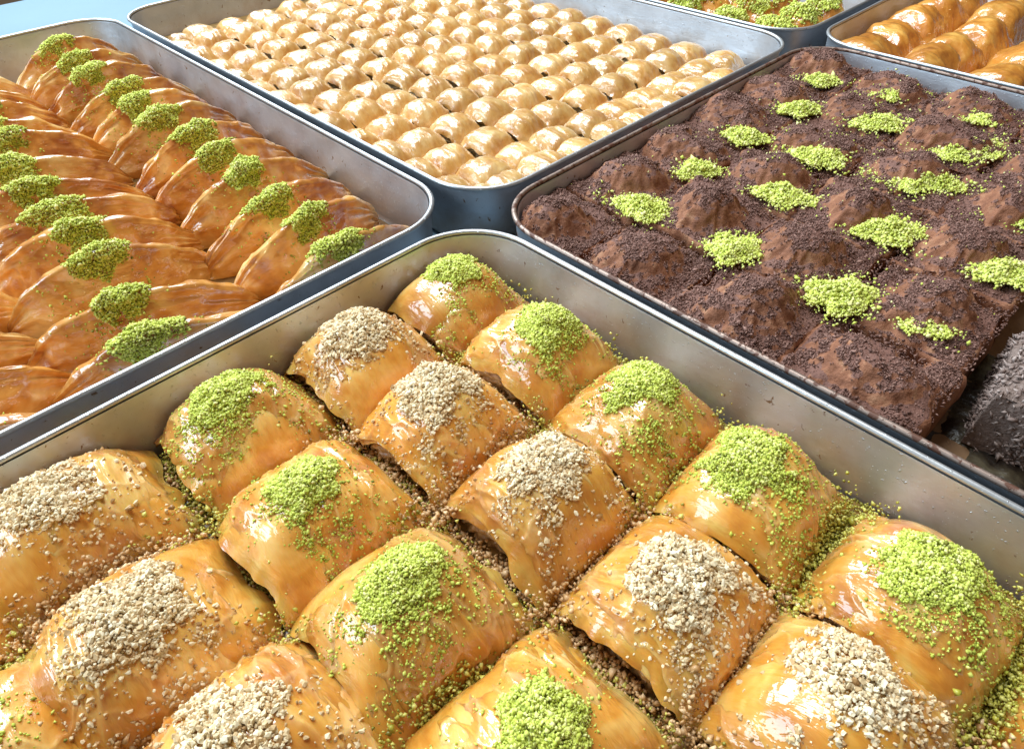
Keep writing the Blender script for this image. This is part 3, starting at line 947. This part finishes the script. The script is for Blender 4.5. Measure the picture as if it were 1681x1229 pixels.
# stray pistachio dust over the mounds
r = np.random.default_rng(5)
pts = []
for (i, j), (gx, gy) in mound.items():
    if j < 1 or i > 3:
        continue
    body, gr, P, N = cv[(i * 3 + j * 5) % 8]
    flat = P.reshape(-1, 3); nf = N.reshape(-1, 3)
    cnt = int(22 + 40 * (i in (1, 2)) * r.random() + 60 * (i >= 2 and j >= 3) * r.random())
    w = np.clip(nf[:, 2] - .5, 0, 1); q = r.choice(len(flat), cnt, p=w / w.sum())
    c = flat[q] * (1, 1, 1.0)
    if (i + j) % 2:
        c = c * np.array([-1, -1, 1])
    pts.append(c + np.array([gx, gy, 0.0022 + 0.0014]))
pts = np.concatenate(pts)
o = obj('stray_pistachio', crumbs_mesh('stray_pistachio', pts, 0.0006 * np.exp(r.normal(0, .3, len(pts))), r.uniform(.3, 1, len(pts)), r), M['pistachio'])
o['kind'] = 'stuff'; o['label'] = 'stray pistachio crumbs sprinkled over the cocoa mounds'; o['category'] = 'crumbs'

# the lone block, greyed with painted glancing light, in the emptied corner and what was left on the pan there
P, N, dust = cocoa_block(0.034, 0.047, 1500)
root = thing('glancing_lit_mound', 'Cocoa mound painted grey for glancing light, alone across the gap in the cocoa tray', 'chocolate pastry', (0.030, 0.352, 0.0034), math.radians(6))
obj('cocoa_block', mk_mesh('cocoa_block', P.reshape(-1, 3), grid_faces(*P.shape[:2]), attrs={'dust': dust}), M['glancing_lit_cocoa'], root)
r = np.random.default_rng(8)
pos = scatter_top(P, N, 7000, 0.0008, 8, low=-0.5)
o = obj('cocoa_flakes', crumbs_mesh('cocoa_flakes', pos, 0.00085 * np.exp(r.normal(0, .3, len(pos))), r.random(len(pos)), r, aniso=(2.0, .8, .6)), M['glancing_lit_granule'], root)
o['kind'] = 'stuff'
nu, nv = 60, 60
A, B = np.meshgrid(np.linspace(-1, 1, nu), np.linspace(-1, 1, nv), indexing='ij')
V = np.stack([0.055 + A * 0.075, 0.325 + B * 0.068, 0.0028 + 0.0022 * fbm(np.stack([A * 4, B * 4, 0 * A], -1), 31, 4)], -1)
o = obj('shaded_cream_residue', mk_mesh('shaded_cream_residue', V.reshape(-1, 3), grid_faces(nu, nv)), M['residue'])
o['kind'] = 'stuff'; o['label'] = 'smeared cream and cocoa, darkened for shadow, left on the bare pan beside the gap'; o['category'] = 'cream'

# ------------------------------------------------------------------ two far trays
def far_piece(name, label, cat, group, x, y, a, b, h, seed, mat, heapn=0, rot=0.0, **kw):
    if not in_view(x, y, 0.03, 0.03):
        return
    root = thing(name, label, cat, (x, y, 0.0022), rot, group)
    P, N = vault(a, b, h, seed, nu=46, nv=44, lump=0.0040, crease=0.0012, crinkle=0.0010, **kw)
    obj('top_sheet', sheet_mesh('top_sheet', P, N, 0.0006), M[mat], root)
    obj('layered_filling', filling_mesh('layered_filling', P, seed, rings=6, layers=4), M['layers'], root)
    if heapn:
        r = np.random.default_rng(seed)
        pos, sz, ti = heap_on(P, N, (0.50, 0.48), (0.020, 0.020), heapn, 0.006, 0.0009, seed, tail=0.05)
        o = obj('pistachio_topping', crumbs_mesh('pistachio_topping', pos, sz, ti, r), M['pistachio'], root)
        o['kind'] = 'stuff'

k = 0
for i in range(6):
    for j in range(3):
        far_piece('capped_pastry', 'Pistachio capped orange pastry, %s from lobed pastry tray, %s from small rolls' % (ORD[i], ORD[j]), 'pastry',
                  'pistachio capped pastries behind the small rolls', -0.340 - 0.057 * i, 0.7145 + 0.048 * j, 0.027, 0.0245, 0.046, 1600 + k, 'amber', 1500, end=0.45)
        k += 1
for i in range(4):
    for j in range(5):
        far_piece('lobed_pastry', 'Lobed amber pastry, %s row from pistachio capped pastries, %s from cocoa tray' % (ORD[i], ORD[j]), 'pastry',
                  'lobed rolls behind the cocoa tray', -0.248 + 0.061 * i + random.uniform(-.003, .003), 0.722 + 0.062 * j, 0.0315, 0.036, 0.050 * random.uniform(.9, 1.08), 1700 + k, 'amber', 0,
                  math.radians(random.uniform(-10, 10)), end=0.55, pz=0.95, px=0.95, rag=0.003)
        k += 1
